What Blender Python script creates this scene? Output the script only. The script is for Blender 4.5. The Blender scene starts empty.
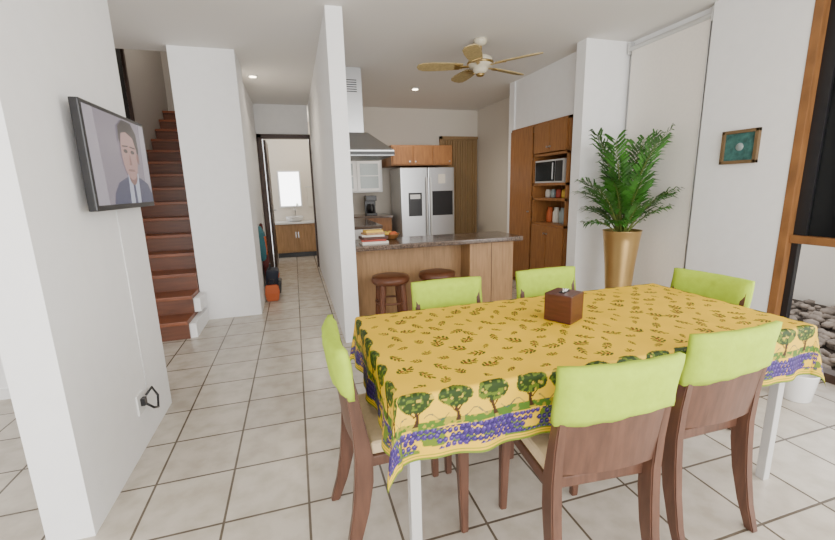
import bpy, bmesh, math, random
import numpy as np
from mathutils import Vector, Matrix
random.seed(7); rng=np.random.RandomState(3)
scene=bpy.context.scene
H=2.72
# ---------------------------------------------------------------- materials
def new_mat(name):
    m=bpy.data.materials.new(name); m.use_nodes=True
    nt=m.node_tree; b=nt.nodes['Principled BSDF']
    return m,nt,b
def mat(name,col,rough=.5,metal=0,emis=None,es=0,noise=0,nscale=20,bump=0,spec=.5,stretch=None,trans=0,coat=0):
    m,nt,b=new_mat(name)
    b.inputs['Base Color'].default_value=(*col,1); b.inputs['Roughness'].default_value=rough
    b.inputs['Metallic'].default_value=metal; b.inputs['Specular IOR Level'].default_value=spec
    if trans: b.inputs['Transmission Weight'].default_value=trans
    if coat: b.inputs['Coat Weight'].default_value=coat
    if emis: b.inputs['Emission Color'].default_value=(*emis,1); b.inputs['Emission Strength'].default_value=es
    if noise or bump:
        tc=nt.nodes.new('ShaderNodeTexCoord'); mp=nt.nodes.new('ShaderNodeMapping'); nz=nt.nodes.new('ShaderNodeTexNoise')
        nz.inputs['Scale'].default_value=nscale; nz.inputs['Detail'].default_value=6
        if stretch: mp.inputs['Scale'].default_value=stretch
        nt.links.new(tc.outputs['Object'],mp.inputs[0]); nt.links.new(mp.outputs[0],nz.inputs[0])
        if noise:
            r=nt.nodes.new('ShaderNodeValToRGB')
            r.color_ramp.elements[0].color=(*[max(0,c*(1-noise)) for c in col],1); r.color_ramp.elements[0].position=.3
            r.color_ramp.elements[1].color=(*[min(1,c*(1+noise)) for c in col],1); r.color_ramp.elements[1].position=.7
            nt.links.new(nz.outputs[0],r.inputs[0]); nt.links.new(r.outputs[0],b.inputs['Base Color'])
        if bump:
            bp=nt.nodes.new('ShaderNodeBump'); bp.inputs['Strength'].default_value=bump; bp.inputs['Distance'].default_value=.01
            nt.links.new(nz.outputs[0],bp.inputs['Height']); nt.links.new(bp.outputs[0],b.inputs['Normal'])
    return m
M={}
M['wall']=mat('plaster_white',(.88,.88,.88),.75,bump=.08,nscale=14,noise=.015)
M['ceil']=mat('ceiling_white',(.80,.78,.75),.85,bump=.05,nscale=10)
M['wallk']=mat('plaster_kitchen',(.72,.67,.59),.75)
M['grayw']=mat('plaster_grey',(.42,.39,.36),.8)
M['metal']=mat('brushed_steel',(.55,.56,.57),.32,1,noise=.05,nscale=60,stretch=(1,1,12))
M['steel2']=mat('painted_steel',(.62,.62,.61),.35,.3)
M['dark']=mat('black_plastic',(.012,.012,.014),.3)
M['black']=mat('black_matte',(.01,.01,.01),.7)
M['wood']=mat('cabinet_oak',(.29,.125,.038),.45,noise=.22,nscale=7,stretch=(6,6,.7))
M['woodl']=mat('bar_panel_wood',(.38,.22,.10),.5,noise=.18,nscale=7,stretch=(6,6,.7))
M['woodd']=mat('chair_walnut',(.105,.048,.030),.38,noise=.25,nscale=9,stretch=(5,5,.8))
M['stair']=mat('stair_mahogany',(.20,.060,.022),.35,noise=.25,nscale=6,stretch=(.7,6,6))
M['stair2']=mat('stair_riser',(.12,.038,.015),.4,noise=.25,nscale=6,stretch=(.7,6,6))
M['doorwood']=mat('door_frame_dark',(.05,.026,.018),.45,noise=.2,nscale=8,stretch=(6,6,.7))
M['winwood']=mat('window_frame_wood',(.25,.11,.035),.45,noise=.25,nscale=8,stretch=(6,1,.7))
M['granite']=mat('granite_top',(.12,.085,.065),.15,noise=.75,nscale=110)
M['green']=mat('lime_fabric',(.41,.58,.03),.85,noise=.07,nscale=30,bump=.25)
M['cream']=mat('cream_upholstery',(.62,.48,.29),.8,noise=.06,nscale=50,bump=.15)
M['gold']=mat('gold_metal',(.62,.42,.17),.30,.85,noise=.05,nscale=5)
M['leaf']=mat('palm_leaf',(.035,.135,.014),.42,noise=.6,nscale=6)
M['stem']=mat('palm_stem',(.12,.16,.03),.5)
M['soil']=mat('soil',(.03,.018,.01),.9)
M['fanc']=mat('fan_cream',(.62,.57,.44),.35)
M['blade']=mat('fan_blade_rattan',(.42,.32,.14),.55,noise=.2,nscale=40)
M['brass']=mat('brass',(.5,.35,.13),.3,1)
M['white']=mat('white_ceramic',(.85,.85,.84),.25)
M['tissue']=mat('tissue_paper',(.9,.9,.9),.9)
M['dwood']=mat('tissue_box_wood',(.075,.020,.012),.3,noise=.25,nscale=12,stretch=(1,1,6))
M['slat']=mat('door_slats_tan',(.30,.19,.085),.6,noise=.1,nscale=10,stretch=(8,1,.6))
M['stone']=mat('pebble_stone',(.26,.21,.17),.8,noise=.5,nscale=4)
M['blind']=mat('roller_blind',(.84,.80,.74),.8,noise=.02,nscale=40)
M['glass']=mat('glass_dark',(.008,.009,.010),.12,0,spec=.25)
M['frost']=mat('cabinet_glass',(.30,.36,.36),.12)
M['mirror']=mat('mirror',(.9,.9,.9),.03,1)
M['book1']=mat('book_yellow',(.7,.45,.06),.6); M['book2']=mat('book_red',(.35,.05,.03),.6); M['book3']=mat('book_paper',(.7,.66,.58),.7)
M['blue']=mat('backpack_navy',(.012,.016,.032),.7,bump=.3); M['orange']=mat('bag_orange',(.5,.11,.03),.7); M['maroon']=mat('bag_maroon',(.12,.02,.02),.7)
M['teald']=mat('bag_teal',(.03,.14,.17),.7)
M['lamp']=mat('downlight_glow',(1,.9,.7),.5,emis=(1,.85,.6),es=14)
M['teal']=mat('picture_teal',(.04,.13,.12),.6,noise=.4,nscale=30)
M['olive']=mat('picture_mat',(.16,.10,.045),.6,noise=.1)
M['stool']=mat('stool_wood',(.12,.04,.016),.35,noise=.2,nscale=8)
def emat(n,c,s=.8):
    return mat(n,tuple(x*.2 for x in c),.25,emis=c,es=s)
M['tv_bg']=emat('tv_background',(.27,.235,.28)); M['tv_bg2']=emat('tv_background_light',(.40,.36,.41)); M['tv_skin']=emat('tv_skin',(.44,.26,.24)); M['tv_hair']=emat('tv_hair',(.035,.028,.03))
M['tv_suit']=emat('tv_suit',(.075,.08,.14)); M['tv_shirt']=emat('tv_shirt',(.46,.48,.58)); M['tv_skin2']=emat('tv_skin_shadow',(.24,.13,.12))
# floor tiles
m,nt,b=new_mat('floor_tiles'); tc=nt.nodes.new('ShaderNodeTexCoord'); mp=nt.nodes.new('ShaderNodeMapping')
mp.inputs['Location'].default_value=(.045,.11,0)
br=nt.nodes.new('ShaderNodeTexBrick'); br.offset=0; br.squash=1
br.inputs['Scale'].default_value=1; br.inputs['Brick Width'].default_value=.345; br.inputs['Row Height'].default_value=.345
br.inputs['Mortar Size'].default_value=.006; br.inputs['Mortar Smooth'].default_value=.25; br.inputs['Bias'].default_value=0
br.inputs['Color1'].default_value=(.51,.46,.395,1); br.inputs['Color2'].default_value=(.59,.54,.465,1); br.inputs['Mortar'].default_value=(.13,.105,.08,1)
nz=nt.nodes.new('ShaderNodeTexNoise'); nz.inputs['Scale'].default_value=9; nz.inputs['Detail'].default_value=8
rp=nt.nodes.new('ShaderNodeValToRGB'); rp.color_ramp.elements[0].color=(.82,.80,.77,1); rp.color_ramp.elements[0].position=.35; rp.color_ramp.elements[1].color=(1,1,1,1); rp.color_ramp.elements[1].position=.6
mx=nt.nodes.new('ShaderNodeMixRGB'); mx.blend_type='MULTIPLY'; mx.inputs[0].default_value=1
bpn=nt.nodes.new('ShaderNodeBump'); bpn.inputs['Strength'].default_value=.4; bpn.inputs['Distance'].default_value=.004; bpn.invert=True
nt.links.new(tc.outputs['Object'],mp.inputs[0]); nt.links.new(mp.outputs[0],br.inputs[0]); nt.links.new(tc.outputs['Object'],nz.inputs[0])
nt.links.new(nz.outputs[0],rp.inputs[0]); nt.links.new(br.outputs[0],mx.inputs[1]); nt.links.new(rp.outputs[0],mx.inputs[2]); nt.links.new(mx.outputs[0],b.inputs['Base Color'])
nt.links.new(br.outputs['Fac'],bpn.inputs['Height']); nt.links.new(bpn.outputs[0],b.inputs['Normal'])
b.inputs['Roughness'].default_value=.25
M['floor']=m
# ---------------------------------------------------------------- builder
class Obj:
    def __init__(s,name): s.name=name; s.bm=bmesh.new(); s.mats=[]
    def mi(s,k):
        if k not in s.mats: s.mats.append(k)
        return s.mats.index(k)
    def _add(s,tmp,k,mtx=None,smooth=False):
        i=s.mi(k)
        for f in tmp.faces: f.material_index=i; f.smooth=smooth
        if mtx is not None: bmesh.ops.transform(tmp,matrix=mtx,verts=tmp.verts)
        me=bpy.data.meshes.new('t'); tmp.to_mesh(me); tmp.free(); s.bm.from_mesh(me); bpy.data.meshes.remove(me)
    def box(s,x0,x1,y0,y1,z0,z1,k,bev=0,mtx=None,seg=2):
        t=bmesh.new(); bmesh.ops.create_cube(t,size=1)
        bmesh.ops.transform(t,matrix=Matrix.Translation(((x0+x1)/2,(y0+y1)/2,(z0+z1)/2))@Matrix.Diagonal((x1-x0,y1-y0,z1-z0,1)),verts=t.verts)
        if bev: bmesh.ops.bevel(t,geom=t.edges[:],offset=bev,segments=seg,affect='EDGES',profile=.7)
        s._add(t,k,mtx,False); return s
    def cyl(s,p0,p1,r0,r1,k,seg=20,smooth=True):
        p0=Vector(p0); p1=Vector(p1); d=p1-p0
        t=bmesh.new(); bmesh.ops.create_cone(t,cap_ends=True,segments=seg,radius1=r0,radius2=r1,depth=d.length)
        q=d.to_track_quat('Z','Y').to_matrix().to_4x4()
        s._add(t,k,Matrix.Translation((p0+p1)/2)@q,False)
        return s
    def lathe(s,prof,k,c=(0,0,0),seg=32,smooth=True):
        t=bmesh.new(); rings=[]
        for r,z in prof:
            rings.append([t.verts.new((c[0]+r*math.cos(2*math.pi*i/seg),c[1]+r*math.sin(2*math.pi*i/seg),c[2]+z)) for i in range(seg)])
        for a,bb in zip(rings,rings[1:]):
            for i in range(seg): t.faces.new((a[i],a[(i+1)%seg],bb[(i+1)%seg],bb[i]))
        t.faces.new(rings[0][::-1]); t.faces.new(rings[-1])
        s._add(t,k,None,smooth); return s
    def tube(s,pts,rad,k,seg=8,flat=None):
        t=bmesh.new(); rings=[]; n=len(pts); pts=[Vector(p) for p in pts]
        for j,p in enumerate(pts):
            d=(pts[min(j+1,n-1)]-pts[max(j-1,0)]).normalized()
            a=d.cross(Vector((0,0,1)));
            if a.length<1e-3: a=Vector((1,0,0))
            a.normalize(); bb=d.cross(a).normalized(); r=rad[j] if isinstance(rad,(list,tuple)) else rad
            rings.append([t.verts.new(p+a*r*math.cos(2*math.pi*i/seg)+bb*r*math.sin(2*math.pi*i/seg)) for i in range(seg)])
        for a,bb in zip(rings,rings[1:]):
            for i in range(seg): t.faces.new((a[i],a[(i+1)%seg],bb[(i+1)%seg],bb[i]))
        t.faces.new(rings[0][::-1]); t.faces.new(rings[-1]); s._add(t,k,None,True); return s
    def sweep(s,secs,k,bev=0):
        t=bmesh.new(); R=[[t.verts.new(p) for p in q] for q in secs]
        for a,bb in zip(R,R[1:]):
            for i in range(4): t.faces.new((a[i],a[(i+1)%4],bb[(i+1)%4],bb[i]))
        t.faces.new(R[0][::-1]); t.faces.new(R[-1])
        bmesh.ops.recalc_face_normals(t,faces=t.faces)
        if bev:
            bmesh.ops.bevel(t,geom=[e for e in t.edges if e.calc_face_angle(0)>.6],offset=bev,segments=2,affect='EDGES')
        s._add(t,k,None,False); return s
    def poly(s,pts,k):
        t=bmesh.new(); t.faces.new([t.verts.new(p) for p in pts]); s._add(t,k); return s
    def ell(s,c,r,k,seg=16,mtx=None):
        t=bmesh.new(); bmesh.ops.create_uvsphere(t,u_segments=seg,v_segments=seg//2+2,radius=1)
        mm=Matrix.Translation(c)@(mtx or Matrix())@Matrix.Diagonal((*r,1)); s._add(t,k,mm,True); return s
    def done(s,loc=(0,0,0),rot=0,smooth=False):
        me=bpy.data.meshes.new(s.name); s.bm.to_mesh(me); s.bm.free()
        for k in s.mats: me.materials.append(M[k])
        o=bpy.data.objects.new(s.name,me); scene.collection.objects.link(o)
        o.location=loc; o.rotation_euler=(0,0,rot)
        return o
# ---------------------------------------------------------------- room shell
Obj('floor').box(-4,3.5,-3,9.2,-.1,0,'floor').done()
o=Obj('ceiling'); o.box(-4.1,3.5,-3,4.85,H,H+.15,'ceil'); o.box(-.98,3.5,4.85,9.2,H,H+.15,'ceil'); o.box(-4.1,-2.07,4.85,9.2,H,H+.15,'ceil'); o.done()
Obj('wall_tv').box(-1.04,-.88,1.71,2.8,0,H,'wall').done()
Obj('wall_left').box(-4.1,-4,-3,3.25,0,H,'wall').done()
Obj('wall_back_left').box(-4.1,-1.95,3.25,3.37,0,H,'wall').done()
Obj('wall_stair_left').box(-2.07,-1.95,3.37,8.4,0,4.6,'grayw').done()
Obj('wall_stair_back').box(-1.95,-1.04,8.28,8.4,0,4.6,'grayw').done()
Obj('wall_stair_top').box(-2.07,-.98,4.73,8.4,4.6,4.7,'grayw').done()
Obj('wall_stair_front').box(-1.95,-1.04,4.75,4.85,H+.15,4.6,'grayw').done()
o=Obj('wall_stair_right'); o.box(-1.04,-.45,4.65,5.25,0,H,'wall'); o.box(-1.04,-.51,5.25,8.4,0,H,'wall'); o.box(-1.04,-.98,4.75,8.4,H,4.6,'wall'); o.done()
Obj('wall_hall_right').box(.34,.47,3.45,7.3,0,H,'wall').done()
Obj('wall_hall_lintel').box(-.51,.32,7.3,7.42,2.26,H,'wall').done()
Obj('wall_kitchen_back').box(.35,3.41,7.3,7.42,0,H,'wallk').done()
Obj('wall_kitchen_right').box(3.41,3.5,3.9,7.42,0,H,'wallk').done()
Obj('wall_column').box(2.83,3.36,3.6,3.74,0,H,'wall').done()
Obj('wall_pantry_lintel').box(3.0,3.41,3.97,5.2,2.09,H,'wall').done()
Obj('wall_pantry_cheek').box(2.98,3.41,5.205,5.34,0,H,'wall').done()
Obj('wall_pantry_pier').box(2.98,3.41,3.74,3.94,0,H,'wall').done()
Obj('wall_right').box(3.37,3.5,2.70,3.74,0,H,'wall').done()
Obj('wall_window_pier').box(3.30,3.5,2.01,2.70,0,H,'wall').done()
Obj('wall_bathroom').box(-.51,1.2,9.0,9.1,0,H,'wallk').done(); Obj('wall_washroom_side').box(.9,1.0,7.42,9.0,0,H,'wallk').done()
Obj('baseboard_left').box(-4,-1.95,3.235,3.25,0,.07,'white').done()
# hall door frame
o=Obj('door_1')
o.box(-.505,-.43,7.27,7.42,0,2.255,'doorwood',.006); o.box(.31,.338,7.27,7.42,0,2.255,'doorwood',.004); o.box(-.505,.338,7.27,7.42,2.19,2.255,'doorwood',.006)
o.box(-.42,-.38,7.42,8.05,.01,2.18,'doorwood',.006); o.cyl((-.38,7.95,1.0),(-.33,7.95,1.0),.015,.015,'metal'); o.done()
# stairs
o=Obj('staircase'); n=15
for i in range(n):
    y=4.08+i*.27; z=(i+1)*.178
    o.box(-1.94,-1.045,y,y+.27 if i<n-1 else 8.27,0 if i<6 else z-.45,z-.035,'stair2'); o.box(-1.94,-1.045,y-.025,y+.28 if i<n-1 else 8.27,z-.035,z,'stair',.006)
for i in range(2):
    o.box(-1.045,-.985,4.10+i*.27,4.64,max(0,i*.178),(i+1)*.178-.04,'wall')
o.done()
o=Obj('window_2'); o.box(-1.95,-1.93,5.3,6.3,2.2,3.6,'black',.004); o.box(-1.93,-1.90,5.25,5.3,2.15,3.6,'doorwood'); o.box(-1.93,-1.90,6.3,6.35,2.15,3.6,'doorwood'); o.box(-1.93,-1.90,5.25,6.35,2.12,2.17,'doorwood'); o.done()
# right window / sliding door
o=Obj('window_1')
X0,X1=3.32,3.42
o.box(X0-.025,X1,1.955,2.009,0,H,'winwood',.005)
o.box(X0,X1,-2.9,1.955,0,.06,'doorwood',.004); o.box(X0,X1,-2.9,1.955,.90,.955,'winwood',.006); o.box(X0,X1,-2.9,1.955,2.62,H,'winwood',.004)
for y in (-2.9,.3): o.box(X0,X1,y,y+.08,0,H,'winwood',.006)
o.box(X0+.03,X0+.07,1.88,1.955,.955,2.62,'dark',.003); o.box(X0+.03,X0+.07,1.915,1.955,.06,.90,'dark',.003)
o.box(X0+.05,X0+.06,-2.8,1.9,.955,2.62,'glass')
o.done()
rnd=random.Random(4)
o=Obj('pebble_bed')
o.box(3.5,5.58,-3,4.6,-.14,-.06,'soil')
for i in range(1300):
    x=3.55+rnd.random()**1.1*1.9; y=-.2+rnd.random()*4.2; r=.03+.045*rnd.random()
    t=bmesh.new(); bmesh.ops.create_icosphere(t,subdivisions=1,radius=1)
    mm=Matrix.Translation((x,y,-.06+rnd.random()*.06))@Matrix.Rotation(rnd.random()*6,4,'Z')@Matrix.Rotation(rnd.random()*.6,4,'X')@Matrix.Diagonal((r,r*.75,r*.55,1))
    o._add(t,'stone',mm,True)
o.done()
Obj('wall_garden').box(5.6,5.7,-3,5,-.1,1.1,'wallk').done()
# roller blind
o=Obj('roller_blind'); o.box(3.325,3.331,2.74,3.54,.05,2.62,'blind'); o.cyl((3.325,2.72,2.64),(3.325,3.57,2.64),.022,.022,'steel2'); o.box(3.317,3.339,2.74,3.54,.03,.06,'steel2',.004)
o.box(3.30,3.37,2.705,2.72,2.59,2.70,'steel2',.004); o.box(3.30,3.37,3.56,3.575,2.59,2.70,'steel2',.004)
o.tube([(3.315,2.73,2.6),(3.315,2.73,.9)],.003,'white'); o.done()
# picture
o=Obj('picture_frame'); 
for (a,b_,c,d) in ((2.22,2.49,1.69,1.715),(2.22,2.49,1.465,1.49),(2.22,2.245,1.465,1.715),(2.465,2.49,1.465,1.715)): o.box(3.27,3.30,a,b_,c,d,'olive',.003)
o.box(3.285,3.30,2.24,2.47,1.485,1.695,'teal'); o.lathe([(0,-.001),(.05,0),(.045,.004),(0,.006)],'frost',seg=20); 
oo=o.done()
for v in oo.data.vertices:
    if abs(v.co.x)<.06 and abs(v.co.y)<.06 and abs(v.co.z)<.06:
        x,y,z=v.co; v.co=(3.285-z,2.355+x*.6,1.59+y*.6)
# downlights
for i,(x,y,e) in enumerate([(-.36,5.6,40),(1.77,5.86,90)]):
    o=Obj('ceiling_downlight'); o.lathe([(.055,-.012),(.06,0)],'white',(x,y,H),24); o.lathe([(.04,-.016),(.04,-.011)],'lamp',(x,y,H),20); o.done()
    L=bpy.data.lights.new('downlight_lamp','SPOT'); L.energy=e; L.spot_size=math.radians(155); L.spot_blend=.8; L.shadow_soft_size=.06; L.color=(1,.86,.68)
    lo=bpy.data.objects.new('downlight_lamp',L); lo.location=(x,y,H-.03); scene.collection.objects.link(lo)
# ---------------------------------------------------------------- TV
o=Obj('television')
y0,y1,z0,z1=2.075,2.785,1.305,1.725
o.box(-.84,-.805,y0-.018,y1+.018,z0-.025,z1+.018,'dark',.006); o.box(-.88,-.84,2.28,2.58,1.42,1.60,'dark',.004)
xs=-.8045
def scr(pts,k,l): o.poly([(xs+l*.0005,y0+(y1-y0)*a,z0+(z1-z0)*b_) for a,b_ in pts],k)
def el(cx,cy,rx,ry,n=28,a0=0,a1=2*math.pi): return [(cx+rx*math.cos(a0+(a1-a0)*i/n),cy+ry*math.sin(a0+(a1-a0)*i/n)) for i in range(n)]
scr([(0,0),(1,0),(1,1),(0,1)],'tv_bg',0)
scr([(.0,.0),(.16,.0),(.13,1),(.0,1)],'tv_bg2',1)
scr([(.86,0),(1,0),(1,1),(.90,1)],'tv_bg2',2)
scr([(.24,0),(1.0,0),(1.0,.10),(.93,.24),(.78,.31),(.52,.31),(.36,.24),(.27,.12)],'tv_suit',3)
scr([(.52,.0),(.72,.0),(.74,.36),(.54,.36)],'tv_shirt',4)
scr([(.60,.0),(.65,.0),(.645,.24),(.605,.24)],'tv_suit',5)
scr(el(.63,.36,.085,.14),'tv_skin2',6)
scr(el(.62,.60,.145,.32),'tv_skin',7)
scr([(.47,.68),(.50,.82),(.60,.85),(.72,.80),(.765,.66),(.775,.50),(.81,.66),(.80,.86),(.72,.975),(.56,.985),(.47,.90),(.455,.76)],'tv_hair',8)
scr(el(.55,.62,.035,.022),'tv_hair',9); scr(el(.68,.62,.035,.022),'tv_hair',9); scr([(.50,.665),(.60,.675),(.60,.69),(.50,.68)],'tv_hair',10); scr([(.64,.675),(.74,.665),(.74,.68),(.64,.69)],'tv_hair',10)
scr([(.60,.46),(.635,.46),(.62,.60)],'tv_skin2',10); scr([(.55,.385),(.68,.385),(.66,.41),(.57,.41)],'tv_skin2',10); scr(el(.775,.55,.02,.07),'tv_skin2',10)
o.done()
o=Obj('wall_outlet'); o.box(-.88,-.872,2.28,2.37,.20,.31,'white',.003); o.box(-.872,-.85,2.31,2.345,.24,.28,'dark',.004)
o.tube([(-.86,2.33,.25),(-.83,2.36,.20),(-.83,2.42,.17),(-.84,2.47,.22),(-.85,2.43,.29),(-.865,2.38,.27)],.0065,'dark')
o.tube([(-.877,2.44,.26),(-.877,2.44,1.28)],.003,'white'); o.done()
# ---------------------------------------------------------------- table
TX0,TX1,TY0,TY1,TZ=.25,2.01,1.06,1.84,.745
o=Obj('dining_table'); o.box(TX0,TX1,TY0,TY1,TZ-.035,TZ,'white',.004)
for x in (TX0+.05,TX1-.05):
    for y in (TY0+.05,TY1-.05): o.box(x-.018,x+.018,y-.018,y+.018,0,TZ-.035,'steel2',.004)
for y in (TY0+.05,TY1-.05): o.box(TX0+.05,TX1-.05,y-.012,y+.012,TZ-.09,TZ-.035,'steel2')
o.done()
# cloth
ov=.225; Lx=TX1-TX0+.01; Ly=TY1-TY0+.01; step=.0031
S=np.linspace(-Lx/2-ov,Lx/2+ov,int((Lx+2*ov)/step)); T=np.linspace(-Ly/2-ov,Ly/2+ov,int((Ly+2*ov)/step))
s,t=np.meshgrid(S,T,indexing='ij')
dx=np.maximum(np.abs(s)-Lx/2,0); dy=np.maximum(np.abs(t)-Ly/2,0); d=np.hypot(dx,dy)
ph=np.arctan2(dy,dx); ux=np.where(d>0,np.cos(ph),0)*np.sign(s); uy=np.where(d>0,np.sin(ph),0)*np.sign(t)
rho=.014; arc=rho*math.pi/2
out=np.where(d<arc,rho*np.sin(d/rho),rho+(d-arc)*.06); drop=np.where(d<arc,rho*(1-np.cos(d/rho)),rho+(d-arc)*.985)
corner=np.sin(2*ph)**2*(d>0)*((dx>0)&(dy>0))
fr=np.clip(d/ov,0,1.5)
along=np.where(dy>0,s,t)
out=out+fr**1.3*(.010*np.sin(along*19+1)+.006*np.sin(along*41+2))*(1-corner)+corner*fr**1.2*.03
drop=drop*(1-.12*corner)
cxp=np.clip(s,-Lx/2,Lx/2)+ux*out; cyp=np.clip(t,-Ly/2,Ly/2)+uy*out
cz=TZ+.006-drop+.0012*np.sin(s*9)*np.cos(t*13)*(d==0)
co=np.stack([cxp+(TX0+TX1)/2,cyp+(TY0+TY1)/2,cz],-1).reshape(-1,3)
n1,n2=s.shape
idx=np.arange(n1*n2).reshape(n1,n2)
F=np.stack([idx[:-1,:-1],idx[1:,:-1],idx[1:,1:],idx[:-1,1:]],-1).reshape(-1,4)
def vnoise(x,y,seed=0):
    xi=np.floor(x).astype(int); yi=np.floor(y).astype(int); fx=x-xi; fy=y-yi; fx=fx*fx*(3-2*fx); fy=fy*fy*(3-2*fy)
    def h(a,b_): v=np.sin(a*127.1+b_*311.7+seed*17.3)*43758.5453; return v-np.floor(v)
    return (h(xi,yi)*(1-fx)+h(xi+1,yi)*fx)*(1-fy)+(h(xi,yi+1)*(1-fx)+h(xi+1,yi+1)*fx)*fy
def hsh(a,b_,k): v=np.sin(a*12.9898+b_*78.233+k*37.7)*43758.5453; return v-np.floor(v)
Y=np.array([.76,.475,.014]); col=np.ones((n1,n2,3))*Y
n0=vnoise(s*14,t*14,1)[...,None]; col*=(.93+.12*n0)
bx=Lx/2+ov-np.abs(s); by=Ly/2+ov-np.abs(t); b_=np.minimum(bx,by); a_=np.where(by<bx,s,t)
def put(mask,c,alpha=1.0):
    m=mask[...,None]*alpha
    col[:]=col*(1-m)+np.array(c)*m
DK=(.040,.065,.006)
P=.118
for off in (0,1):
    gi=np.floor((s+off*P/2)/P); gj=np.floor((t+off*P/2)/P)
    jx=(hsh(gi,gj,off+8)-.5)*.03; jy=(hsh(gi,gj,off+11)-.5)*.03
    lx=(s+off*P/2)-(gi+.5)*P-jx; ly=(t+off*P/2)-(gj+.5)*P-jy
    th=hsh(gi,gj,off)*6.28; big=hsh(gi,gj,off+5)>.5
    sc=np.where(big,1.0,.62)
    cxx=(lx*np.cos(th)+ly*np.sin(th))/sc; cyy=(-lx*np.sin(th)+ly*np.cos(th)+ .006*np.sin(lx*60))/sc
    inside=(b_>.255)
    put(inside&(np.abs(cyy)<.0022)&(np.abs(cxx)<.028),DK)
    for (px,py,an) in ((-.020,.009,.8),(-.005,.012,.95),(.012,.010,.7),(-.013,-.010,-.8),(.004,-.012,-.9),(.019,-.009,-.7),(.031,0,0)):
        q=(cxx-px)*math.cos(an)+(cyy-py)*math.sin(an); w=-(cxx-px)*math.sin(an)+(cyy-py)*math.cos(an)
        put(inside&((q/.0105)**2+(w/.0045)**2<1),DK)
    put(inside&(((cxx+.010)**2+(cyy-.002)**2)<.0048**2),(.26,.035,.012)); put(inside&(((cxx-.014)**2+(cyy+.003)**2)<.0042**2),(.26,.035,.012))
nb=vnoise(a_*30,b_*30,5)
put((b_>.022)&(b_<.108)&(vnoise(a_*30,b_*36,12)>.52),(.12,.18,.015))
for off in (0,1):
    g=.019; row=np.floor(b_/g+off*.5); sh=np.where(row%2==0,0,.5)
    gi=np.floor(a_/g+sh+off*.33); gx=(a_/g+sh+off*.33-gi-.5)*g; gy=(b_/g+off*.5-row-.5)*g
    env=(vnoise(gi*.35,row*.4,9+off)>.38)&(b_>.030)&(b_<.100)
    put(env&(gx**2+gy**2<.0092**2),(.018,.009,.06)); put(env&(gx**2+gy**2<.0080**2),(.060,.030,.17) if off else (.04,.022,.13))
    put(env&((gx-.002)**2+(gy-.0025)**2<.0026**2),(.18,.13,.36))
gr=(b_>.100+.008*nb)&(b_<.124+.012*vnoise(a_*12,b_*0,7)); put(gr,(.07,.15,.015)); put(gr&(vnoise(a_*80,b_*80,4)>.62),(.34,.28,.02))
TP=.128
ti=np.floor(a_/TP); ta=a_-(ti+.5)*TP; j=(hsh(ti,ti*0,3)-.5)*.02
put((b_>.112)&(b_<.172)&(np.abs(ta-j-.006*np.sin(b_*60+ti))<.0055+.005*np.clip((.13-b_)/.02,0,1)),(.045,.018,.006))
for bs in (-1,1): put((b_>.145)&(b_<.180)&(np.abs(ta-j-bs*(b_-.142)*.8)<.003),(.045,.018,.006))
cn=.75+.5*vnoise(a_*45,b_*45,8)
can=(((ta-j)/.056)**2+((b_-.197)/.036)**2<cn)
put(can,(.022,.045,.007)); put(can&(vnoise(a_*110,b_*110,6)>.60),(.10,.15,.012)); put(can&(vnoise(a_*90+7,b_*90,16)>.80),(.45,.33,.03))
put((np.abs(b_-.138-.012*np.sin(a_*85))<.0018)&(np.abs(ta-j)>.025),(.04,.07,.08))
put(b_<.009,(.16,.22,.02)); put((b_>.013)&(b_<.017),(.20,.24,.02))
me=bpy.data.meshes.new('tablecloth'); me.from_pydata(co.tolist(),[],F.tolist())
ca=me.color_attributes.new('pattern','FLOAT_COLOR','POINT'); ca.data.foreach_set('color',np.concatenate([col.reshape(-1,3),np.ones((n1*n2,1))],1).astype(np.float32).ravel())
me.polygons.foreach_set('use_smooth',[True]*len(me.polygons))
m,nt,bb=new_mat('printed_tablecloth'); at=nt.nodes.new('ShaderNodeAttribute'); at.attribute_name='pattern'; nt.links.new(at.outputs['Color'],bb.inputs['Base Color']); bb.inputs['Roughness'].default_value=.62
bb.inputs['Specular IOR Level'].default_value=.25
me.materials.append(m); oc=bpy.data.objects.new('tablecloth',me); scene.collection.objects.link(oc)
# tissue box
o=Obj('tissue_box'); o.box(-.062,.062,-.062,.062,0,.125,'dwood',.005); o.box(-.030,.030,-.012,.012,.1245,.127,'black')
for k in range(5):
    a=k*1.25; o.poly([(-.02+.008*k,-.004,.126),(-.012+.008*k,.006,.126),(.0+.010*math.cos(a)+.004*k,.012*math.sin(a),.140+.003*(k%2)),(-.022+.010*math.cos(a)+.004*k,-.008,.136)],'tissue')
o.done((1.115,1.475,TZ+.008),math.radians(28))
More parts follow.
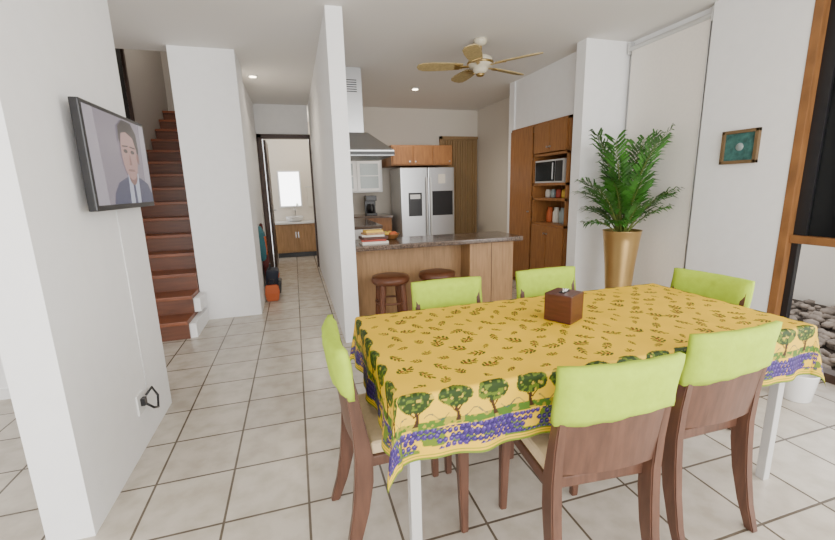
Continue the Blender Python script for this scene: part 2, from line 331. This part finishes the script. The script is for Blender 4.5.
# ---------------------------------------------------------------- chairs
def chair(x,y,rot):
    o=Obj('dining_chair'); w=.195
    o.box(-w+.01,w-.01,-.19,.20,.395,.435,'woodd',.006); o.box(-w+.015,w-.015,-.175,.205,.435,.485,'cream',.018,seg=3)
    for sx in (-1,1):
        secs=[]
        for z,yy,dp,wd in ((0,-.285,.036,.030),(.10,-.250,.046,.034),(.22,-.222,.058,.036),(.34,-.205,.066,.036),(.44,-.200,.062,.036),(.56,-.212,.046,.034),(.70,-.232,.036,.03),(.82,-.25,.028,.026)):
            xc=sx*(w-.018); secs.append([(xc-wd/2,yy-dp/2,z),(xc+wd/2,yy-dp/2,z),(xc+wd/2,yy+dp/2,z),(xc-wd/2,yy+dp/2,z)])
        o.sweep(secs,'woodd',.004)
        secs=[]
        for z,yy,dp,wd in ((0,.185,.028,.028),(.2,.18,.036,.034),(.40,.175,.046,.040)):
            xc=sx*(w-.028); secs.append([(xc-wd/2,yy-dp/2,z),(xc+wd/2,yy-dp/2,z),(xc+wd/2,yy+dp/2,z),(xc-wd/2,yy+dp/2,z)])
        o.sweep(secs,'woodd',.004)
    def panel(x0,z0,z1,th,k,bev,bulge=.0,nn=14):
        t=bmesh.new(); nz_=8; G={}
        for side in (0,1):
            for i in range(nn+1):
                for jz in range(nz_+1):
                    u=i/nn*2-1; v=jz/nz_; z=z0+(z1-z0)*v
                    yc=-.205-.045*max(0,(z-.46))/.38-.022*(1-u*u)
                    e=(1-abs(u)**8)*(1-abs(2*v-1)**8) if bulge else 1
                    off=(th/2*(.35+.65*e) if bulge else th/2)*(1 if side else -1)
                    wob=bulge*math.sin(i*1.7+jz*.9)*.13 if bulge else 0
                    G[side,i,jz]=t.verts.new((u*x0*(1+(bulge*.15*math.sin(jz*2.1) if bulge else 0)),yc+off+wob,z+(bulge*.4*math.sin(u*2.4+rot) if bulge and (jz==0) else 0)))
        for i in range(nn):
            for jz in range(nz_):
                t.faces.new((G[0,i,jz],G[0,i+1,jz],G[0,i+1,jz+1],G[0,i,jz+1])); t.faces.new((G[1,i,jz],G[1,i,jz+1],G[1,i+1,jz+1],G[1,i+1,jz]))
            for jz in (0,nz_): t.faces.new((G[0,i,jz],G[1,i,jz],G[1,i+1,jz],G[0,i+1,jz]))
        for jz in range(nz_):
            for i in (0,nn): t.faces.new((G[0,i,jz],G[0,i,jz+1],G[1,i,jz+1],G[1,i,jz]))
        bmesh.ops.recalc_face_normals(t,faces=t.faces)
        o._add(t,k,None,bool(bulge))
    panel(w-.012,.475,.80,.026,'woodd',0)
    panel(w+.008,.66,.845,.060,'green',0,.02)
    return o.done((x,y,0),rot)
R=math.radians
chair(.895,1.125,R(-5)); chair(1.435,1.205,R(0)); chair(.355,1.43,R(-89)); chair(1.90,1.57,R(97)); chair(.77,1.785,R(180)); chair(1.43,1.82,R(181))
# ---------------------------------------------------------------- bar counter
o=Obj('bar_counter')
o.box(.47,2.10,3.44,3.95,.815,.86,'granite',.012,seg=3)
o.box(.475,1.60,3.76,3.90,0,.815,'woodl'); o.box(1.58,2.05,3.54,3.92,0,.815,'woodl',.004)
o.box(1.81,1.814,3.537,3.541,.02,.80,'doorwood'); o.done()
for (x,y) in ((.76,3.42),(1.20,3.42)):
    o=Obj('bar_stool'); o.lathe([(.02,.52),(.155,.525),(.168,.54),(.17,.565),(.16,.585),(.10,.595),(.0,.597)],'stool',(0,0,0),28)
    for k in range(4):
        a=math.pi/4+k*math.pi/2; c_,s_=math.cos(a),math.sin(a)
        o.cyl((c_*.165,s_*.165,0),(c_*.12,s_*.12,.525),.022,.030,'stool',12)
    for z,r in ((.18,.150),(.36,.135)):
        o.tube([(r*math.cos(i*math.pi/12),r*math.sin(i*math.pi/12),z) for i in range(25)],.009,'stool',6)
    o.done((x,y,0))
o=Obj('book_stack'); z=.86
for i,(w_,h_,k,r) in enumerate(((.24,.022,'book3',4),(.22,.018,'book2',-6),(.23,.025,'dwood',8),(.20,.015,'book3',-10),(.18,.02,'woodl',14),(.16,.02,'book1',5))):
    o.box(-w_/2,w_/2,-w_*.36,w_*.36,z,z+h_,k,.002,mtx=Matrix.Rotation(R(r),4,'Z')); z+=h_
o.done((.66,3.62,0))
o=Obj('fruit_basket'); o.lathe([(.05,0),(.07,.005),(.10,.05),(.105,.055),(.095,.05),(.065,.015),(0,.01)],'winwood',seg=24)
for i in range(5): o.ell((.045*math.cos(i*1.26),.045*math.sin(i*1.26),.045),(.032,.032,.030),['orange','book1','green','book1','orange'][i],12)
o.done((.86,3.835,.86))
# ---------------------------------------------------------------- kitchen
o=Obj('refrigerator'); fx0,fx1,fy=1.66,2.58,6.42
o.box(fx0,fx1,fy+.06,7.15,0,1.66,'steel2',.01); xm=fx0+.46
o.box(fx0,xm-.005,fy,fy+.06,.05,1.66,'metal',.012); o.box(xm+.005,fx1,fy,fy+.06,.05,1.66,'metal',.012)
o.box(fx0+.12,fx0+.35,fy-.006,fy+.01,.88,1.26,'dark',.006); o.box(fx0+.15,fx0+.32,fy-.010,fy,1.16,1.23,'steel2',.003)
o.box(xm+.07,fx1-.03,fy-.004,fy+.004,.88,1.28,'dark',.002)
o.box(xm+.18,xm+.30,fy-.003,fy+.002,1.40,1.55,'book3'); 
for x in (xm-.035,xm+.035):
    o.cyl((x,fy-.045,.5),(x,fy-.045,1.50),.014,.014,'steel2',12)
    for z in (.55,1.45): o.cyl((x,fy-.045,z),(x,fy,z),.01,.01,'steel2',8)
o.box(fx0,fx1,fy+.02,fy+.08,0,.05,'dark'); o.done()
o=Obj('fridge_cabinet'); o.box(1.55,2.60,6.55,7.295,1.70,2.02,'wood',.003)
for i in range(3): o.box(1.57+i*.345,1.90+i*.345,6.53,6.55,1.72,2.0,'wood',.006); o.cyl((1.85+i*.345 if i!=1 else 1.95,6.515,1.76),(1.85+i*.345 if i!=1 else 1.95,6.53,1.76),.012,.012,'metal',10)
o.done()
Obj('kitchen_cabinets').box(.62,1.55,6.7,7.295,0,.86,'wood',.003).box(.62,1.57,6.66,7.295,.86,.90,'granite',.005).done()
Obj('stove_counter').box(.475,1.0,4.9,6.3,0,.86,'white',.003).box(.475,1.02,4.9,6.3,.86,.90,'granite',.005).done()
o=Obj('glass_cabinet'); o.box(.60,1.48,7.0,7.295,1.28,1.83,'white',.004)
for i in range(2): x=.62+i*.43; o.box(x,x+.41,6.98,7.0,1.30,1.81,'white',.005); o.box(x+.05,x+.36,6.976,6.981,1.35,1.76,'frost'); o.box(x+.05,x+.36,6.972,6.977,1.55,1.565,'white')
o.done()
o=Obj('range_hood'); o.box(.475,.86,5.0,5.32,1.98,H,'metal',.004)
o.sweep([[(.475,4.75,1.72),(1.16,4.75,1.72),(1.16,5.6,1.72),(.475,5.6,1.72)],[(.475,4.75,1.78),(1.16,4.75,1.78),(1.16,5.6,1.78),(.475,5.6,1.78)],[(.475,4.98,2.0),(.90,4.98,2.0),(.90,5.34,2.0),(.475,5.34,2.0)]],'metal')
o.box(.50,1.14,4.78,5.57,1.712,1.722,'dark'); 
for i in range(6): o.box(.55,.80,4.996,5.001,2.45+i*.025,2.46+i*.025,'dark')
o.box(.475,1.165,4.745,4.752,1.725,1.765,'dark'); o.done()
o=Obj('coffee_maker'); o.box(-.09,.09,-.1,.1,0,.04,'dark',.006); o.box(-.09,.09,.03,.1,.04,.3,'dark',.006); o.box(-.09,.09,-.1,.1,.24,.33,'dark',.01); o.lathe([(.03,.045),(.062,.06),(.065,.13),(.045,.18),(.045,.19)],'dark',(0,-.03,0),20); o.box(-.01,.01,-.13,-.09,.08,.16,'dark',.004); o.done((1.23,6.85,.90))
o=Obj('door_2'); o.box(2.68,3.39,7.27,7.295,0,2.2,'slat')
for i in range(14): o.box(2.69+i*.05,2.73+i*.05,7.24,7.27,.02,2.18,'slat',.006)
o.box(2.64,2.69,7.25,7.295,0,2.25,'slat'); o.box(2.64,3.4,7.25,7.295,2.2,2.25,'slat'); o.done()
# pantry
o=Obj('pantry_cabinet'); px,pb=2.95,3.40
def fr(y0,y1,z0,z1,k='wood'): o.box(px-.02,px,y0,y1,z0,z1,k,.005)
o.box(px,pb,5.17,5.2,0,2.08,'wood'); o.box(px,pb,3.95,3.98,0,2.08,'wood'); o.box(px,pb,4.62,4.65,0,2.08,'wood'); o.box(3.37,pb,3.95,5.2,0,2.08,'wood')
for z in (.0,.84,1.15,1.33,1.68,2.05): o.box(px,pb,3.95,5.2,z,z+.03,'wood')
fr(4.66,5.19,.05,2.05); 
fr(3.97,4.29,1.72,2.05); fr(4.30,4.62,1.72,2.05); fr(3.97,4.29,.06,.84); fr(4.30,4.62,.06,.84)
for y,z in ((4.27,1.78),(4.32,1.78),(4.27,.75),(4.32,.75),(4.70,1.0)): o.cyl((px-.02,y,z),(px-.04,y,z),.011,.011,'metal',10)
# jars standing on the open shelves (kept as part of the filled cabinet)
for i in range(5): y=4.08+i*.11; o.lathe([(.03,0),(.035,.01),(.035,.07),(.025,.09),(.026,.10)],['white','book1','book2','frost','book3'][i],(3.1,y,1.18),14)
for i in range(4): y=4.10+i*.13; o.lathe([(.04,0),(.045,.02),(.045,.13),(.03,.16),(.03,.19)],['white','frost','book3','orange'][i],(3.12,y,.87),14)
o.done()
o=Obj('microwave_oven'); o.box(2.93,3.34,4.03,4.60,0,.27,'steel2',.008); o.box(2.922,2.93,4.19,4.58,.02,.25,'glass',.003); o.box(2.920,2.93,4.045,4.17,.02,.25,'dark',.003); o.cyl((2.905,4.20,.04),(2.905,4.20,.23),.008,.008,'metal',10); o.done((0.02,0,1.361))
# ---------------------------------------------------------------- fan
o=Obj('ceiling_fan'); z=H
o.lathe([(.02,-.06),(.05,-.05),(.065,-.02),(.065,0)],'fanc'); o.cyl((0,0,-.05),(0,0,-.14),.014,.014,'brass')
o.lathe([(.02,-.31),(.05,-.305),(.07,-.28),(.075,-.255),(.115,-.245),(.125,-.21),(.115,-.17),(.07,-.145),(.03,-.13)],'fanc')
o.lathe([(.127,-.225),(.130,-.215),(.127,-.205)],'brass'); o.lathe([(.0,-.335),(.03,-.33),(.045,-.31)],'brass')
for k in range(5):
    a=R(164+72*k); mm=Matrix.Rotation(a,4,'Z')@Matrix.Translation((0,0,-.235))@Matrix.Rotation(R(12),4,'X')
    t=bmesh.new(); prof=[(.17,.045),(.24,.060),(.34,.070),(.46,.075),(.55,.070),(.60,.045),(.615,.0)]
    up=[t.verts.new((x,y,.004)) for x,y in prof]+[t.verts.new((x,-y,.004)) for x,y in prof[-2::-1]]
    f=t.faces.new(up); r=bmesh.ops.extrude_face_region(t,geom=[f]); bmesh.ops.translate(t,vec=(0,0,-.009),verts=[v for v in r['geom'] if isinstance(v,bmesh.types.BMVert)])
    bmesh.ops.recalc_face_normals(t,faces=t.faces); o._add(t,'blade',mm)
    o.box(.09,.24,-.018,.018,-.012,-.004,'brass',.003,mtx=mm); o.box(.20,.25,-.045,.045,-.012,-.004,'brass',.003,mtx=mm)
o.done((1.83,3.86,H))
# ---------------------------------------------------------------- plant
PX,PY=2.97,3.12
o=Obj('potted_palm')
o.lathe([(.095,0),(.10,.005),(.112,.25),(.132,.55),(.158,.80),(.170,.895),(.175,.90),(.165,.895),(.155,.86)],'gold',seg=36)
o.lathe([(.0,.85),(.156,.855)],'soil')
pr=random.Random(21)
def frond(az,lean,L,drp,lw=.2,ww=.011):
    pts=[]; n=12; p=Vector((.03*math.cos(az),.03*math.sin(az),.86)); el_=R(90-lean)
    for i in range(n+1):
        pts.append(p.copy()); e=el_-drp*(i/n)**1.8
        p=p+Vector((math.cos(az)*math.cos(e),math.sin(az)*math.cos(e),math.sin(e)))*L/n
    t=bmesh.new()
    for i in range(4,n+1):
        for h_ in (0,.5):
            f=min(i+h_,n); i0=int(f); q=pts[i0].lerp(pts[min(i0+1,n)],f-i0); d=(pts[min(i0+1,n)]-pts[max(i0-1,0)]).normalized()
            sd=Vector((-math.sin(az),math.cos(az),0)); up=sd.cross(d)
            for sg in (-1,1):
                ll=lw*math.sin(math.pi*(.22+.62*(i-4)/(n-4)))**.6*(.8+.35*pr.random())
                dr=(sd*sg*.66+d*.76+up*(.45*(pr.random()-.5))).normalized()
                wv=dr.cross(up).normalized()*ww
                m1=q+dr*ll*.35+up*.01; tip=q+dr*ll+Vector((0,0,-.26*ll)); m1b=q+dr*ll*.72-Vector((0,0,.05*ll))
                vs=[t.verts.new(x) for x in (q,m1+wv,m1b+wv*.75,tip,m1b-wv*.75,m1-wv)]
                t.faces.new((vs[0],vs[1],vs[5])); t.faces.new((vs[1],vs[2],vs[4],vs[5])); t.faces.new((vs[2],vs[3],vs[4]))
    for v in t.verts:
        if v.co.x>3.30-PX: v.co.x=3.30-PX-.01*pr.random()
        if v.co.y>3.57-PY: v.co.y=3.57-PY-.01*pr.random()
    o.tube([(min(q.x,3.30-PX),min(q.y,3.57-PY),q.z) for q in pts],[.008*(1-i/n)+.0015 for i in range(n+1)],'stem',5)
    o._add(t,'leaf')
for i in range(11):
    az=i*2.399+.3; frond(az,pr.uniform(2,15),pr.uniform(.78,.98),pr.uniform(.25,.8),.22)
for i in range(10):
    az=i*2.399+1.0; frond(az,pr.uniform(14,30),pr.uniform(.50,.66),pr.uniform(.4,1.2),.20)
for i in range(7):
    az=i*2.399+2.0; frond(az,pr.uniform(30,50),pr.uniform(.34,.44),pr.uniform(.4,1.1),.17)
o.done((PX,PY,0))
o=Obj('white_plant_pot'); o.lathe([(.07,0),(.075,.005),(.095,.17),(.10,.18),(.09,.18),(.085,.15),(0,.14)],'white',seg=28); o.done((2.90,1.54,0))
# ---------------------------------------------------------------- hall stuff
o=Obj('backpack'); mm=Matrix.Rotation(R(6),4,'Y')
o.box(-.08,.07,-.14,.14,0,.36,'blue',.05,seg=4,mtx=mm); o.box(.05,.11,-.11,.11,.05,.22,'dark',.03,seg=3,mtx=mm); o.box(.066,.08,-.10,.10,.26,.29,'orange',.003,mtx=mm)
o.tube([(.0,-.05,.36),(.0,-.04,.42),(.0,.04,.42),(.0,.05,.36)],.01,'dark'); o.done((-.375,5.48,0))
o=Obj('tote_bag'); o.sweep([[(-.07,-.05,0),(.07,-.05,0),(.07,.05,0),(-.07,.05,0)],[(-.085,-.055,.1),(.085,-.055,.1),(.085,.055,.1),(-.085,.055,.1)],[(-.075,-.02,.2),(.075,-.02,.2),(.075,.02,.2),(-.075,.02,.2)]],'orange',.012)
o.tube([(-.035,0,.2),(-.03,0,.27),(.03,0,.27),(.035,0,.2)],.006,'dark'); o.done((-.355,5.21,0))
o=Obj('guitar_bag'); o.sweep([[(-.04,-.13,.0),(.04,-.13,.0),(.04,.13,.0),(-.04,.13,.0)],[(-.05,-.14,.3),(.03,-.14,.3),(.03,.14,.3),(-.05,.14,.3)],[(-.055,-.10,.45),(.02,-.10,.45),(.02,.10,.45),(-.055,.10,.45)],[(-.06,-.035,.55),(.0,-.035,.55),(.0,.035,.55),(-.06,.035,.55)],[(-.06,-.04,.9),(-.02,-.04,.9),(-.02,.04,.9),(-.06,.04,.9)]],'maroon',.012); o.done((-.445,6.15,0))
o=Obj('hanging_jacket'); o.box(-.505,-.49,5.80,5.90,.88,.91,'metal',.003)
secs=[]
for z,wd,th in ((.42,.12,.06),(.5,.13,.08),(.65,.12,.09),(.8,.10,.07),(.89,.03,.03)): secs.append([(-.50,5.85-wd,z),(-.50+th,5.85-wd*.8,z),(-.50+th,5.85+wd*.8,z),(-.50,5.85+wd,z)])
o.sweep(secs,'teald',.01); o.box(-.44,-.405,5.76,5.82,.5,.75,'orange',.01); o.done()
o=Obj('bathroom_vanity'); o.box(-.42,.45,8.55,8.99,.10,.68,'woodl',.004); o.box(-.40,.43,8.60,8.99,0,.10,'dark'); o.box(-.44,.47,8.52,8.99,.68,.72,'white',.006)
for i in range(2): o.box(-.40+i*.43,.01+i*.43,8.535,8.55,.12,.66,'woodl',.006); o.box(-.03+i*.05,-.015+i*.05,8.525,8.54,.4,.52,'metal')
o.lathe([(.10,0),(.16,.03),(.18,.10),(.175,.105),(.15,.05),(0,.03)],'white',(-.02,8.74,.72),24); o.tube([(.0,8.95,.72),(0,8.95,.95),(0,8.88,.98),(0,8.84,.94)],.012,'metal'); o.done()
o=Obj('bathroom_mirror'); o.box(-.30,.16,8.97,8.995,1.0,1.75,'white',.004); o.box(-.27,.13,8.965,8.97,1.03,1.72,'mirror'); o.done()
o=Obj('hand_towel'); o.box(.27,.42,8.96,8.99,1.0,1.4,'book3',.01); o.cyl((.24,8.97,1.41),(.45,8.97,1.41),.008,.008,'metal'); o.done()
def pl(n,loc,e):
    L=bpy.data.lights.new(n,'POINT'); L.energy=e; L.shadow_soft_size=.12; L.color=(1,.92,.80); lo=bpy.data.objects.new(n,L); lo.location=loc; scene.collection.objects.link(lo)
pl('bathroom_fill',(.2,8.1,2.3),18); pl('stairwell_fill',(-1.5,6.4,4.2),26)  # unseen fill lights without fixtures, added to brighten bathroom and dark stairwell
# ---------------------------------------------------------------- lights
w=bpy.data.worlds.new('World'); scene.world=w; w.use_nodes=True
bg=w.node_tree.nodes['Background']; bg.inputs[0].default_value=(.97,.98,1,1); bg.inputs[1].default_value=2.35
def area(name,loc,rot,sx,sy,e,c=(1,1,1)):
    L=bpy.data.lights.new(name,'AREA'); L.shape='RECTANGLE'; L.size=sx; L.size_y=sy; L.energy=e; L.color=c
    o=bpy.data.objects.new(name,L); o.location=loc; o.rotation_euler=rot; scene.collection.objects.link(o)
area('terrace_daylight',(0,-2.9,1.5),(R(90),0,0),6.5,2.4,280,(1,.98,.95))
area('side_window_daylight',(3.25,-.3,1.5),(R(90),0,R(90)),2.6,2.2,120,(1,.98,.95))
# ---------------------------------------------------------------- camera
f,yaw,pit,rol=403.2,R(16.51),R(11.62),R(-1.44)
fw=Vector((math.sin(yaw)*math.cos(pit),math.cos(yaw)*math.cos(pit),-math.sin(pit)))
r0=Vector((math.cos(yaw),-math.sin(yaw),0)); u0=r0.cross(fw)
r=r0*math.cos(rol)+u0*math.sin(rol); u=-r0*math.sin(rol)+u0*math.cos(rol)
cam=bpy.data.cameras.new('camera'); cam.sensor_width=36; cam.lens=f/835*36; cam.clip_start=.05
co_=bpy.data.objects.new('camera',cam); scene.collection.objects.link(co_)
co_.matrix_world=Matrix(((r.x,u.x,-fw.x,0),(r.y,u.y,-fw.y,0),(r.z,u.z,-fw.z,1.35),(0,0,0,1)))
scene.camera=co_
